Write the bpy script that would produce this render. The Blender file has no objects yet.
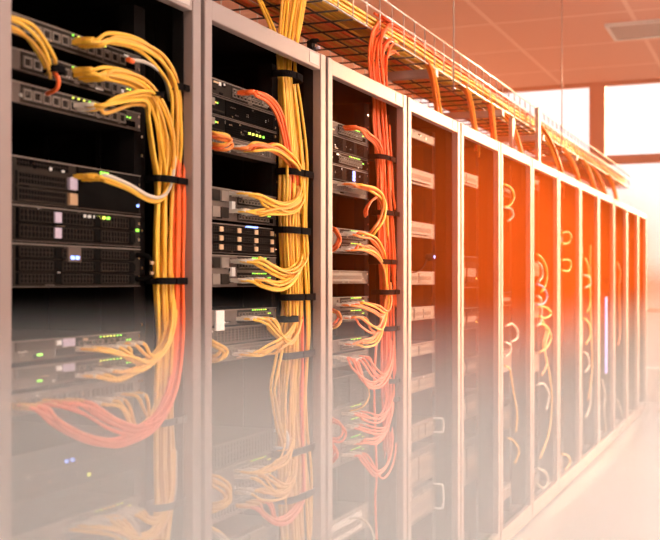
import bpy, math, random
from mathutils import Vector
random.seed(11)
SC = bpy.context.scene
COL = SC.collection

# ------------------------------------------------------------------ camera maths
F, CX, HY, VPX = 1085.0, 330.0, 281.0, 781.0
TH = math.atan((VPX - CX) / F)
CT, ST = math.cos(TH), math.sin(TH)
CAMZ = 1.39
D = 1.433 * CT                 # distance of the rack fronts from the camera line
YE = D + 0.075                 # faceplates sit a little behind the rack fronts
RH = 2.10                      # rack height


def P(px, py, y):
    """the point on the plane Y=y that the photograph shows at px, py"""
    r = (px - CX) / F
    u = (HY - py) / F
    dx, dy = CT + r * ST, ST - r * CT
    s = y / dy
    return Vector((s * dx, y, CAMZ + s * u))


def XP(px, y=D):
    return P(px, HY, y).x


def ZP(px, py, y=YE):
    return P(px, py, y).z


# ------------------------------------------------------------------ materials
def mat(name, col, rough=0.5, metal=0.0, emit=0.0, noise=0.0, scale=30.0, spec=0.5, bump=0.0, ecol=None):
    m = bpy.data.materials.new(name)
    m.use_nodes = True
    nt = m.node_tree
    b = nt.nodes['Principled BSDF']
    b.inputs['Base Color'].default_value = (*col, 1)
    b.inputs['Roughness'].default_value = rough
    b.inputs['Metallic'].default_value = metal
    b.inputs['Specular IOR Level'].default_value = spec
    if emit:
        b.inputs['Emission Color'].default_value = (*(ecol or col), 1)
        b.inputs['Emission Strength'].default_value = emit
    if noise or bump:
        tc = nt.nodes.new('ShaderNodeTexCoord')
        nz = nt.nodes.new('ShaderNodeTexNoise')
        nz.inputs['Scale'].default_value = scale
        nz.inputs['Detail'].default_value = 3
        nt.links.new(tc.outputs['Object'], nz.inputs['Vector'])
        if noise:
            mx = nt.nodes.new('ShaderNodeMix')
            mx.data_type = 'RGBA'
            mx.inputs[6].default_value = (*[c * (1 - noise) for c in col], 1)
            mx.inputs[7].default_value = (*[min(1, c * (1 + noise)) for c in col], 1)
            nt.links.new(nz.outputs['Fac'], mx.inputs[0])
            nt.links.new(mx.outputs[2], b.inputs['Base Color'])
        if bump:
            bp = nt.nodes.new('ShaderNodeBump')
            bp.inputs['Strength'].default_value = bump
            bp.inputs['Distance'].default_value = 0.01
            nt.links.new(nz.outputs['Fac'], bp.inputs['Height'])
            nt.links.new(bp.outputs['Normal'], b.inputs['Normal'])
    return m


M = {}
M['frame'] = mat('rack_metal', (0.30, 0.215, 0.19), 0.45, 0.1, noise=0.05, scale=8)
M['frame_dark'] = mat('rack_gap', (0.012, 0.009, 0.008), 0.7, spec=0.1)
M['inner'] = mat('rack_inside', (0.010, 0.007, 0.006), 0.6, spec=0.0, noise=0.2, scale=5)
M['rail'] = mat('rail_black', (0.012, 0.009, 0.008), 0.5, spec=0.0)
M['tag'] = mat('label_plate', (0.50, 0.40, 0.36), 0.5)
M['steel'] = mat('unit_steel', (0.13, 0.092, 0.075), 0.5, 0.0, spec=0.03, noise=0.12, scale=20)
M['pale'] = mat('unit_pale', (0.22, 0.17, 0.14), 0.5, 0.0, spec=0.05, noise=0.08, scale=20)
M['grey'] = mat('unit_grey', (0.034, 0.025, 0.020), 0.5, 0.0, spec=0.0, noise=0.15, scale=25)
M['dark'] = mat('unit_dark', (0.010, 0.008, 0.007), 0.5, 0.0, spec=0.0, noise=0.2, scale=25)
M['black'] = mat('unit_black', (0.004, 0.003, 0.003), 0.6, spec=0.0)
M['lilac'] = mat('latch_lilac', (0.50, 0.42, 0.52), 0.4)
M['tan'] = mat('latch_tan', (0.50, 0.30, 0.16), 0.45)
M['white'] = mat('white_plastic', (0.80, 0.76, 0.72), 0.4)
M['screw'] = mat('screw_zinc', (0.75, 0.70, 0.66), 0.25, 0.9)
M['yellow'] = mat('cable_yellow', (0.93, 0.50, 0.045), 0.42, noise=0.06, scale=60)
M['gold'] = mat('cable_gold', (0.85, 0.42, 0.06), 0.42, noise=0.06, scale=60)
M['orange'] = mat('cable_orange', (0.95, 0.15, 0.025), 0.42, noise=0.06, scale=60)
M['amber'] = mat('cable_amber', (0.88, 0.23, 0.03), 0.42, noise=0.06, scale=60)
M['cream'] = mat('cable_cream', (0.60, 0.51, 0.42), 0.42)
M['violet'] = mat('cable_violet', (0.36, 0.26, 0.62), 0.42)
M['boot'] = mat('boot_clear', (0.72, 0.62, 0.52), 0.35)
M['velcro'] = mat('velcro_black', (0.008, 0.006, 0.006), 0.95, spec=0.05, bump=0.4, scale=300)
M['green_led'] = mat('led_green', (0.25, 0.85, 0.08), 0.4, emit=1.1, ecol=(0.35, 1.0, 0.08))
M['lime_led'] = mat('led_lime', (0.75, 0.85, 0.10), 0.4, emit=1.0, ecol=(0.85, 0.95, 0.12))
M['amber_led'] = mat('led_amber', (0.9, 0.5, 0.05), 0.4, emit=1.0, ecol=(1.0, 0.55, 0.06))
M['blue_led'] = mat('led_blue', (0.2, 0.35, 0.95), 0.4, emit=1.8, ecol=(0.25, 0.38, 1.0))
M['violet_light'] = mat('strip_violet', (0.4, 0.35, 0.9), 0.4, emit=0.6, ecol=(0.42, 0.36, 1.0))
M['red_led'] = mat('led_red', (0.9, 0.08, 0.05), 0.4, emit=1.1, ecol=(1.0, 0.08, 0.05))
M['wire'] = mat('tray_wire', (0.80, 0.72, 0.66), 0.3, 0.7)
M['bracket'] = mat('tray_bracket', (0.50, 0.37, 0.32), 0.5, 0.1)
M['mesh_dark'] = mat('tray_mesh', (0.07, 0.045, 0.038), 0.5, 0.2)
M['wall'] = mat('wall_paint', (0.82, 0.75, 0.71), 0.7, noise=0.02, scale=2)
M['mullion'] = mat('window_bars', (0.62, 0.30, 0.20), 0.5)
M['fill_lamp'] = mat('fill_lamp_diffuser', (0.9, 0.9, 0.88), 0.4, emit=38.0, ecol=(1.0, 0.92, 0.84))  # emission of the ceiling lights added to brighten the aisle


def floor_mat():
    m = mat('floor_tile', (0.66, 0.62, 0.59), 0.28, noise=0.03, scale=1.5)
    return m


def ceil_mat():
    m = bpy.data.materials.new('ceiling_tile')
    m.use_nodes = True
    nt = m.node_tree
    b = nt.nodes['Principled BSDF']
    b.inputs['Roughness'].default_value = 0.75
    tc = nt.nodes.new('ShaderNodeTexCoord')
    br = nt.nodes.new('ShaderNodeTexBrick')
    br.offset = 0.0
    br.squash = 1.0
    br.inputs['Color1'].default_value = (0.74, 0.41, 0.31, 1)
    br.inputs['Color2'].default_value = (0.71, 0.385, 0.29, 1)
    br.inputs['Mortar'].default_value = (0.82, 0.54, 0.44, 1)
    br.inputs['Scale'].default_value = 1.0
    br.inputs['Mortar Size'].default_value = 0.022
    br.inputs['Brick Width'].default_value = 1.2
    br.inputs['Row Height'].default_value = 1.2
    nt.links.new(tc.outputs['Object'], br.inputs['Vector'])
    nt.links.new(br.outputs['Color'], b.inputs['Base Color'])
    return m


M['floor'] = floor_mat()
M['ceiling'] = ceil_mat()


def glass_mat():
    m = bpy.data.materials.new('window_glass')
    m.use_nodes = True
    nt = m.node_tree
    nt.nodes.clear()
    o = nt.nodes.new('ShaderNodeOutputMaterial')
    mx = nt.nodes.new('ShaderNodeMixShader')
    t = nt.nodes.new('ShaderNodeBsdfTransparent')
    t.inputs['Color'].default_value = (0.97, 0.96, 0.95, 1)
    g = nt.nodes.new('ShaderNodeBsdfGlossy')
    g.inputs['Roughness'].default_value = 0.03
    fr = nt.nodes.new('ShaderNodeFresnel')
    fr.inputs['IOR'].default_value = 1.45
    nt.links.new(fr.outputs[0], mx.inputs[0])
    nt.links.new(t.outputs[0], mx.inputs[1])
    nt.links.new(g.outputs[0], mx.inputs[2])
    nt.links.new(mx.outputs[0], o.inputs['Surface'])
    return m


M['glass'] = glass_mat()


# ------------------------------------------------------------------ mesh builder
class MB:
    def __init__(self):
        self.v, self.f, self.m, self.s, self.mats = [], [], [], [], []

    def mi(self, key):
        if key not in self.mats:
            self.mats.append(key)
        return self.mats.index(key)

    def box(self, x0, x1, y0, y1, z0, z1, key):
        i, k = len(self.v), self.mi(key)
        self.v += [(x0, y0, z0), (x1, y0, z0), (x1, y1, z0), (x0, y1, z0),
                   (x0, y0, z1), (x1, y0, z1), (x1, y1, z1), (x0, y1, z1)]
        for q in ((0, 3, 2, 1), (4, 5, 6, 7), (0, 1, 5, 4), (1, 2, 6, 5), (2, 3, 7, 6), (3, 0, 4, 7)):
            self.f.append(tuple(i + a for a in q))
            self.m.append(k)
            self.s.append(False)
        return self

    def rim(self, x0, x1, y0, y1, z0, z1, w, key):
        """a rectangular frame of four bars facing -Y"""
        self.box(x0, x1, y0, y1, z0, z0 + w, key)
        self.box(x0, x1, y0, y1, z1 - w, z1, key)
        self.box(x0, x0 + w, y0, y1, z0 + w, z1 - w, key)
        self.box(x1 - w, x1, y0, y1, z0 + w, z1 - w, key)
        return self

    def tube(self, pts, r, key, n=6, caps=True, closed=False, rad=None):
        k = self.mi(key)
        L = len(pts)
        base = len(self.v)
        up = None
        for a in range(L):
            if closed:
                t = pts[(a + 1) % L] - pts[a - 1]
            else:
                t = pts[min(a + 1, L - 1)] - pts[max(a - 1, 0)]
            if t.length < 1e-9:
                t = Vector((0, 0, 1))
            t.normalize()
            if up is None:
                up = Vector((0, 1, 0)) if abs(t.y) < 0.9 else Vector((0, 0, 1))
            sd = t.cross(up)
            if sd.length < 1e-6:
                sd = t.cross(Vector((1, 0, 0.3)))
            sd.normalize()
            up = sd.cross(t).normalized()
            rr = rad[a] if rad else r
            for j in range(n):
                w = 2 * math.pi * j / n
                q = pts[a] + sd * (rr * math.cos(w)) + up * (rr * math.sin(w))
                self.v.append((q.x, q.y, q.z))
        for a in range(L if closed else L - 1):
            b = (a + 1) % L
            for j in range(n):
                j2 = (j + 1) % n
                self.f.append((base + a * n + j, base + a * n + j2, base + b * n + j2, base + b * n + j))
                self.m.append(k)
                self.s.append(True)
        if caps and not closed:
            self.f.append(tuple(base + j for j in range(n))[::-1])
            self.f.append(tuple(base + (L - 1) * n + j for j in range(n)))
            self.m += [k, k]
            self.s += [False, False]
        return self

    def ring(self, c, ax, ay, h, thick, key, n=28):
        """a flat elliptical band about a vertical axis"""
        k = self.mi(key)
        base = len(self.v)
        for j in range(n):
            w = 2 * math.pi * j / n
            # a rounded rectangle reads more like a strap than an ellipse
            cx, sy = math.cos(w), math.sin(w)
            p = 2.0 / 3.2
            ex = math.copysign(abs(cx) ** p, cx)
            ey = math.copysign(abs(sy) ** p, sy)
            for (g, z) in ((0, -h / 2), (thick, -h / 2), (thick, h / 2), (0, h / 2)):
                self.v.append((c[0] + (ax + g) * ex, c[1] + (ay + g) * ey, c[2] + z))
        for j in range(n):
            j2 = (j + 1) % n
            for q in range(4):
                q2 = (q + 1) % 4
                self.f.append((base + j * 4 + q, base + j * 4 + q2, base + j2 * 4 + q2, base + j2 * 4 + q))
                self.m.append(k)
                self.s.append(False)
        return self

    def build(self, name, parent=None, loc=(0, 0, 0), bevel=0.0):
        me = bpy.data.meshes.new(name)
        me.from_pydata(self.v, [], self.f)
        for key in self.mats:
            me.materials.append(M[key])
        me.polygons.foreach_set('material_index', self.m)
        me.polygons.foreach_set('use_smooth', self.s)
        me.update()
        o = bpy.data.objects.new(name, me)
        COL.objects.link(o)
        o.location = loc
        if parent:
            o.parent = parent
        if bevel:
            b = o.modifiers.new('edge', 'BEVEL')
            b.width = bevel
            b.segments = 2
            b.limit_method = 'ANGLE'
        return o


def tag(o, label, cat=None, group=None, kind=None):
    if label:
        o['label'] = label
    if cat:
        o['category'] = cat
    if group:
        o['group'] = group
    if kind:
        o['kind'] = kind
    return o


def thing(name, label, cat, loc, group=None):
    o = bpy.data.objects.new(name, None)
    o.empty_display_size = 0.05
    COL.objects.link(o)
    o.location = loc
    return tag(o, label, cat, group)


def struct(mb, name, label=None, parent=None, bevel=0):
    o = mb.build(name, parent, bevel=bevel)
    if parent is None:
        tag(o, label, kind='structure')
    return o


# ------------------------------------------------------------------ room
XW = 12.9          # the window wall behind the row
ZC = 3.71
X0, Y0, Y1 = -3.0, -4.2, 4.6
tag(MB().box(X0, XW, Y0, Y1, -0.1, 0, 'floor').build('floor'), 'pale glossy floor of the server aisle', kind='structure')
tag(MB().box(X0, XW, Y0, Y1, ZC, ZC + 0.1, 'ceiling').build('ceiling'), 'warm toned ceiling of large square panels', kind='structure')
tag(MB().box(X0, XW, Y1, Y1 + 0.1, 0, ZC, 'wall').build('wall_back'), 'plain painted wall behind the racks', kind='structure')
tag(MB().box(X0, XW, Y0 - 0.1, Y0, 0, ZC, 'wall').build('wall_front'), 'plain painted wall across the aisle', kind='structure')
tag(MB().box(X0 - 0.1, X0, Y0, Y1, 0, ZC, 'wall').build('wall_left'), 'plain painted wall at the aisle end', kind='structure')
SILL = 0.36
tag(MB().box(XW, XW + 0.15, Y0, Y1, 0, SILL, 'wall').build('wall_right'), 'low painted wall under the tall windows', kind='structure')
ym = P(597, 200, 1.0)
# where the mullion at x=597 meets the wall X=XW
r_ = (597 - CX) / F
s_ = XW / (CT + r_ * ST)
YM = s_ * (ST - r_ * CT)
edges = [Y0, YM - 5.0, YM - 2.5, YM, Y1]
TR = [SILL, 1.05, 2.80, ZC]
for i in range(4):
    a, b = edges[i], edges[i + 1]
    fr = MB()
    fr.box(XW, XW + 0.10, a, a + 0.09, SILL, ZC, 'mullion')
    fr.box(XW, XW + 0.10, b - 0.09, b, SILL, ZC, 'mullion')
    fr.box(XW, XW + 0.10, a + 0.09, b - 0.09, SILL, SILL + 0.03, 'white')
    fr.box(XW, XW + 0.10, a + 0.09, b - 0.09, ZC - 0.04, ZC, 'mullion')
    fr.box(XW, XW + 0.10, a + 0.09, b - 0.09, 1.03, 1.075, 'mullion')
    fr.box(XW, XW + 0.10, a + 0.09, b - 0.09, 2.75, 2.85, 'mullion')
    w = fr.build('window_%d' % (i + 1))
    tag(w, 'tall bright window, number %d along the end wall' % (i + 1), kind='structure')
    g = MB()
    for (z0, z1) in ((SILL + 0.03, 1.03), (1.075, 2.75), (2.85, ZC - 0.04)):
        g.box(XW + 0.045, XW + 0.051, a + 0.09, b - 0.09, z0, z1, 'glass')
    g.build('pane', w)

# added ceiling lights, out of view, that brighten the aisle, racks and mist
FILL_LAMPS = [(0.6, -1.2), (3.4, -1.2), (6.2, -1.2), (9.0, -1.6), (0.6, -3.0), (3.4, -3.0), (6.2, -3.0)]
lamp_pl = ['above the start of the aisle', 'above the second rack', 'above the middle of the row', 'toward the windows',
           'behind the start of the aisle', 'behind the second rack', 'across from the middle of the row']
for (lx, ly), w in zip(FILL_LAMPS, lamp_pl):
    t = thing('ceiling_light', 'added square ceiling light, out of view, ' + w, 'ceiling light', (lx, ly, ZC - 0.03), 'recessed ceiling lights')
    MB().rim(-0.3, 0.3, 0, 0.001, -0.3, 0.3, 0.02, 'white')
    f = MB()
    f.box(-0.32, 0.32, -0.32, -0.29, 0, 0.03, 'white').box(-0.32, 0.32, 0.29, 0.32, 0, 0.03, 'white')
    f.box(-0.32, -0.29, -0.29, 0.29, 0, 0.03, 'white').box(0.29, 0.32, -0.29, 0.29, 0, 0.03, 'white')
    f.build('frame', t)
    MB().box(-0.29, 0.29, -0.29, 0.29, 0.012, 0.022, 'fill_lamp').build('diffuser', t)

t = thing('ceiling_light', 'unlit pale square panel light in the ceiling near the windows', 'ceiling light', (10.3, 1.15, ZC - 0.03), 'recessed ceiling lights')
f = MB()
f.box(-0.32, 0.32, -0.32, -0.29, 0, 0.03, 'white').box(-0.32, 0.32, 0.29, 0.32, 0, 0.03, 'white')
f.box(-0.32, -0.29, -0.29, 0.29, 0, 0.03, 'white').box(0.29, 0.32, -0.29, 0.29, 0, 0.03, 'white')
f.build('frame', t)
MB().box(-0.29, 0.29, -0.29, 0.29, 0.012, 0.022, 'tag').build('diffuser', t)

# ------------------------------------------------------------------ racks
SEAM = [None, 203, 327, 407.6, 461, 501, 532.5, 559, 580.7, 599, 614.4, 627.3, 638.4, 646.7]
XS = [0] + [XP(s) for s in SEAM[1:]]
XS[0] = XP(11) - 0.045
ORD = ['first', 'second', 'third', 'fourth', 'fifth', 'sixth', 'seventh', 'eighth', 'ninth', 'tenth', 'eleventh', 'twelfth', 'last']
RACKNOTE = ['filled with switches and yellow and orange cables', 'with a thick yellow cable bundle', 'hung with an orange cable bundle',
            'holding a few pale units', 'nearly empty, one pale unit high up', 'with loops of cable at its side', 'with hanging yellow cable loops',
            'dark with small cable rings', 'with a long golden cable', 'with a violet light inside', 'narrow in view, dim inside',
            'almost edge on, dim inside', 'by the window']
XE = []
for n in range(13):
    x0, x1 = XS[n] + 0.010, XS[n + 1] - 0.009
    w = x1 - x0
    t = thing('server_rack', 'open server rack, %s of the row, %s' % (ORD[n], RACKNOTE[n]), 'server rack', (x0, D, 0), 'row of server racks')
    for (a, b) in ((0, 0.038), (w - 0.040, w)):
        m = MB()
        m.box(a, b, 0, 0.028, 0.105, RH, 'frame')
        m.box(a + (0.012 if a == 0 else 0.0), b - (0.0 if a == 0 else 0.012), 0.028, 0.06, 0.105, RH - 0.02, 'frame_dark')
        m.build('post', t, bevel=0.003)
    h = MB().box(0.038, w - 0.040, 0.002, 0.028, RH - 0.052, RH - 0.001, 'frame').build('header', t, bevel=0.003)
    MB().box(w - 0.125, w - 0.055, 0.0005, 0.003, RH - 0.043, RH - 0.009, 'tag').build('label_plate', h)
    MB().box(0, w, 0, 0.028, 0.02, 0.105, 'frame').build('bottom_rail', t, bevel=0.003)
    MB().box(0.004, w - 0.004, 0.02, 0.98, 0, 0.02, 'frame_dark').build('plinth', t)
    MB().box(0.0, 0.02, 0.06, 0.98, 0.02, RH - 0.005, 'inner').build('side_panel', t)
    mp = MB().box(w - 0.02, w, 0.06, 0.98, 0.02, RH - 0.005, 'inner')
    for q in range(5):
        mp.box(w - 0.026, w - 0.02, 0.12 + q * 0.16, 0.135 + q * 0.16, 0.1, RH - 0.06, 'rail')
    mp.build('side_panel', t)
    MB().box(0.02, w - 0.02, 0.96, 0.98, 0.02, RH - 0.005, 'inner').build('rear_panel', t)
    MB().box(0.02, w - 0.02, 0.029, 0.96, RH - 0.02, RH - 0.005, 'inner').build('roof_panel', t)
    MB().box(0.02, w - 0.02, 0.05, 0.96, 0.085, 0.1, 'inner').build('floor_panel', t)
    ear = {0: XP(140, YE), 1: XP(276, YE), 2: XP(367.5, YE), 3: XP(434.5, YE), 4: XP(478, YE)}.get(n, XS[n] + 0.55)
    XE.append(ear)
    for rx in (ear - 0.4826, ear):
        lx = rx - x0
        s = -1 if rx < ear else 1
        a, b = (lx - 0.03, lx + 0.018) if s < 0 else (lx - 0.018, lx + 0.03)
        m = MB().box(max(0.021, a), b, 0.08, 0.12, 0.1, RH - 0.06, 'rail')
        zz = 0.13
        cx = lx + (0.010 if s < 0 else -0.008) + s * 0.02
        if n < 5:
            while zz < RH - 0.1:
                if random.random() < 0.35:
                    m.box(max(0.022, cx - 0.003), cx + 0.003, 0.077, 0.081, zz - 0.003, zz + 0.003, 'screw')
                zz += 0.0445
        m.build('mounting_rail', t)

U = 0.04445


def unit_root(n, ztop, h, name, label, cat, group=None):
    return thing(name, label, cat, (XE[n] - 0.4826, YE, ztop - h), group)


def led_row(m, x, z, n, step, keys, size=0.003, y=-0.0035):
    for i in range(n):
        k = random.choice(keys)
        m.box(x + i * step - size, x + i * step + size, y, 0, z - size, z + size, k)


def face(h, key, y1=0.004):
    m = MB().box(0, 0.4826, 0, y1, 0.001, h - 0.001, key)
    for ex in (0.008, 0.4746):
        for ez in ((h * 0.25, h * 0.75) if h > 0.03 else (h * 0.5,)):
            m.box(ex - 0.003, ex + 0.003, -0.0025, 0, ez - 0.003, ez + 0.003, 'screw')
    chips(m, h, 12 if h > 0.03 else 6, 'steel' if key == 'dark' else 'pale')
    return m


DET = random.Random(5)


def chips(m, h, n=9, edge_glint='pale'):
    """printed marks, buttons, vents and small sockets of a faceplate, and a painted top-edge highlight"""
    for _ in range(n):
        a = DET.uniform(0.03, 0.43)
        l, t = DET.choice(((0.008, 0.004), (0.018, 0.005), (0.028, 0.004), (0.010, 0.009), (0.006, 0.006)))
        z = DET.uniform(0.004, max(0.005, h - t - 0.004))
        k = DET.choice(('pale', 'pale', 'white', 'steel', 'black', 'black', 'tan'))
        m.box(a, min(a + l, 0.455), -0.0022, 0, z, min(z + t, h - 0.002), k)
    m.box(0.0, 0.4826, -0.002, 0.001, h - 0.0035, h - 0.001, edge_glint)  # lighter strip paints a highlight along the top edge
    m.box(0.0, 0.4826, -0.002, 0.001, 0.001, 0.0025, 'steel')


def chassis(h, t, key='dark'):
    MB().box(0.022, 0.4606, 0.004, 0.38, 0.001, h - 0.001, key).build('chassis', t)


def port_bank(m, x0, x1, z0, z1, rows, cols, rimkey='steel', depth=0.004):
    cw, rh = (x1 - x0) / cols, (z1 - z0) / rows
    for r in range(rows):
        for c in range(cols):
            a, b = x0 + c * cw + cw * 0.08, x0 + (c + 1) * cw - cw * 0.08
            e, f = z0 + r * rh + rh * 0.10, z0 + (r + 1) * rh - rh * 0.10
            m.rim(a, b, -depth, 0, e, f, min(cw, rh) * 0.13, rimkey)
            m.box(a, b, -0.0006, 0.001, e, f, 'black')


def switch(n, ztop, nu, label, key='steel', cols=12, rows=2, px0=0.05, px1=0.40, group=None, leds=('lime_led', 'green_led'), name='network_switch', nled=7):
    h = nu * U
    t = unit_root(n, ztop, h, name, label, 'network switch', group)
    chassis(h, t)
    face(h, key).build('faceplate', t)
    for k in range(nu):
        m = MB()
        z0 = k * U
        m.box(px0 - 0.004, px1 + 0.004, -0.001, 0.001, z0 + 0.004, z0 + U - 0.004, 'grey')
        port_bank(m, px0, px1, z0 + 0.008, z0 + U - 0.010, rows, cols, 'pale' if key != 'pale' else 'steel')
        m.build('port_bank', t)
        l = MB()
        led_row(l, px0 + (px1 - px0) * 0.45, z0 + U - 0.006, nled, min(0.02, (px1 - px0) * 0.5 / nled), leds, 0.0015, -0.0045)
        l.build('led_strip', t)
        l = MB()
        led_row(l, 0.425, z0 + U * 0.6, 2, 0.012, leds, 0.0016)
        l.build('status_light', t)
        MB().box(0.41, 0.46, -0.001, 0.001, z0 + 0.007, z0 + U * 0.45, 'black').build('console_port', t)
    return t


def grille(m, x0, x1, z0, z1, nx, nz, key, depth=0.003):
    m.box(x0, x1, -0.0004, 0.001, z0, z1, 'black')
    bx = (x1 - x0) / nx
    bz = (z1 - z0) / nz
    for i in range(nx + 1):
        m.box(x0 + i * bx - bx * 0.16, x0 + i * bx + bx * 0.16, -depth, 0, z0, z1, key)
    for i in range(nz + 1):
        m.box(x0, x1, -depth * 0.9, 0, z0 + i * bz - bz * 0.18, z0 + i * bz + bz * 0.18, key)


def bay_server(n, ztop, h, label, nx, nz, x0=0.03, x1=0.45, latch='lilac', key='grey', latch_right=True, leds=('green_led', 'lime_led'), group=None, name='server'):
    """a server whose front is a grid of drive bays, each with a grille and a latch"""
    t = unit_root(n, ztop, h, name, label, 'server', group)
    chassis(h, t)
    face(h, key).build('faceplate', t)
    bw, bh = (x1 - x0) / nx, (h - 0.010) / nz
    for i in range(nx):
        for k in range(nz):
            a, b = x0 + i * bw + 0.002, x0 + (i + 1) * bw - 0.002
            c, d = 0.005 + k * bh + 0.0015, 0.005 + (k + 1) * bh - 0.0015
            m = MB().box(a, b, -0.006, 0, c, d, 'dark' if key != 'pale' else 'grey')
            lw = min(0.024, (b - a) * 0.22)
            ga, gb = (a + 0.003, b - lw - 0.003) if latch_right else (a + lw + 0.003, b - 0.003)
            g = MB().box(ga, gb, -0.0065, -0.006, c + 0.003, d - 0.003, 'black')
            nb = max(4, int((gb - ga) / 0.011))
            for q in range(nb + 1):
                xx = ga + (gb - ga) * q / nb
                g.box(xx - 0.0014, xx + 0.0014, -0.009, -0.006, c + 0.003, d - 0.003, key)
            for q in range(3):
                zz = c + 0.003 + (d - c - 0.006) * q / 2
                g.box(ga, gb, -0.0088, -0.006, zz - 0.0012, zz + 0.0012, key)
            body = m.build('drive_bay', t)
            g.build('grille', body)
            la, lb = (b - lw, b - 0.002) if latch_right else (a + 0.002, a + lw)
            MB().box(la, lb, -0.011, -0.006, c + 0.004, d - 0.004, latch if (i == 0 or latch != 'lilac') else 'dark').build('latch', body)
    if leds:
        l = MB()
        led_row(l, x0 + (x1 - x0) * 0.6, h - 0.0035, 5, 0.014, leds, 0.002, -0.0105)
        l.build('led_strip', t)
    return t


def mesh_server(n, ztop, h, label, key='grey', x0=0.14, x1=0.455, group=None, control=True, nx=26, nz=7, handle=False, name='server'):
    t = unit_root(n, ztop, h, name, label, 'server', group)
    chassis(h, t)
    face(h, key).build('faceplate', t)
    g = MB()
    grille(g, x0, x1, 0.006, h - 0.006, nx, nz, key)
    g.build('front_grille', t)
    if control:
        c = MB().box(0.03, x0 - 0.012, -0.006, 0, 0.006, h - 0.006, 'dark')
        c.box(0.045, 0.085, -0.010, -0.006, h * 0.45, h * 0.8, 'pale')
        c.box(0.035, x0 - 0.018, -0.008, -0.006, h * 0.18, h * 0.26, 'grey')
        c.build('control_panel', t)
        l = MB()
        led_row(l, 0.095, h * 0.6, 2, 0.01, ('green_led', 'amber_led'), 0.002, -0.0075)
        l.build('led_strip', t)
    if handle:
        side_handle(t, h)
    return t


def side_handle(t, h, key='white'):
    pts = [Vector((0.468, 0, h * 0.12)), Vector((0.470, -0.035, h * 0.12)), Vector((0.472, -0.043, h * 0.3)),
           Vector((0.472, -0.043, h * 0.7)), Vector((0.470, -0.035, h * 0.88)), Vector((0.468, 0, h * 0.88))]
    MB().tube(smooth(pts, 4), 0.005, key, 8).build('handle', t)


def plain_unit(n, ztop, h, label, key='dark', cat='server', name='server', leds=(), lines=2, group=None, handle=False, slots=0, light=None):
    t = unit_root(n, ztop, h, name, label, cat, group)
    chassis(h, t)
    m = face(h, key)
    for q in range(lines):
        z = h * (q + 1) / (lines + 1)
        m.box(0.02, 0.4626, -0.003, 0, z - 0.0012, z + 0.0012, 'steel')
    m.build('faceplate', t)
    for q in range(slots):
        a = 0.05 + q * 0.36 / slots
        s = MB().box(a, a + 0.36 / slots - 0.012, -0.012, 0, h * 0.18, h * 0.82, light or 'pale')
        s.box(a + 0.008, a + 0.36 / slots - 0.02, -0.0135, -0.012, h * 0.35, h * 0.62, 'steel')
        s.build('module', t, bevel=0.0015)
    if leds:
        l = MB()
        for (lx, lz, k) in leds:
            l.box(lx - 0.0035, lx + 0.0035, -0.005, 0, h * lz - 0.0035, h * lz + 0.0035, k)
        l.build('led_strip', t)
    if handle:
        side_handle(t, h)
    return t


def patch_panel(n, ztop, nu, label, key='pale', cols=24, rows=1, group=None):
    h = nu * U
    t = unit_root(n, ztop, h, 'patch_bay', label, 'patch panel', group)
    face(h, key).build('faceplate', t)
    MB().box(0.03, 0.4526, 0.004, 0.06, 0.004, h - 0.004, 'grey').build('jack_housing', t)
    m = MB()
    port_bank(m, 0.035, 0.448, 0.010, h - 0.008, rows, cols, 'pale', 0.005)
    m.build('port_bank', t)
    return t


# ------------------------------------------------------------------ splines and cables
def smooth(pts, k=5, closed=False):
    out = []
    n = len(pts)
    rng = range(n if closed else n - 1)
    for i in rng:
        if closed:
            p0, p1, p2, p3 = pts[(i - 1) % n], pts[i], pts[(i + 1) % n], pts[(i + 2) % n]
        else:
            p0, p1, p2, p3 = pts[max(i - 1, 0)], pts[i], pts[i + 1], pts[min(i + 2, n - 1)]
        for q in range(k):
            t = q / k
            out.append(0.5 * ((2 * p1) + (p2 - p0) * t + (2 * p0 - 5 * p1 + 4 * p2 - p3) * t * t + (3 * p1 - p0 - 3 * p2 + p3) * t ** 3))
    if not closed:
        out.append(pts[-1].copy())
    return out


NC = [0]


def PX(v):
    """the column of the photograph in which a point shows"""
    return CX + F * (v.x * ST - v.y * CT) / (v.x * CT + v.y * ST)




def cable_mesh(pts, r, color, label, group, plug=None, name='patch_cable', sides=6, k=5):
    m = MB().tube(smooth(pts, k), r, color, sides)
    o = m.build(name)
    tag(o, label, 'cable', group)
    NC[0] += 1
    if plug:
        # connector standing out of the faceplate, boot tapering onto the cable
        a, b = pts[0], pts[1]
        q = MB()
        s = 0.0058
        q.box(a.x - s, a.x + s, a.y - 0.022, a.y + 0.008, a.z - s * 0.85, a.z + s * 0.85, plug)
        d = (b - a).normalized()
        q.tube([a + Vector((0, -0.020, 0)), a + Vector((0, -0.030, 0)) + d * 0.002, a + Vector((0, -0.040, 0)) + d * 0.006], 0.006, plug, 8, rad=[0.0062, 0.0056, r * 1.05])
        q.build('plug', o)
    return o


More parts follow.
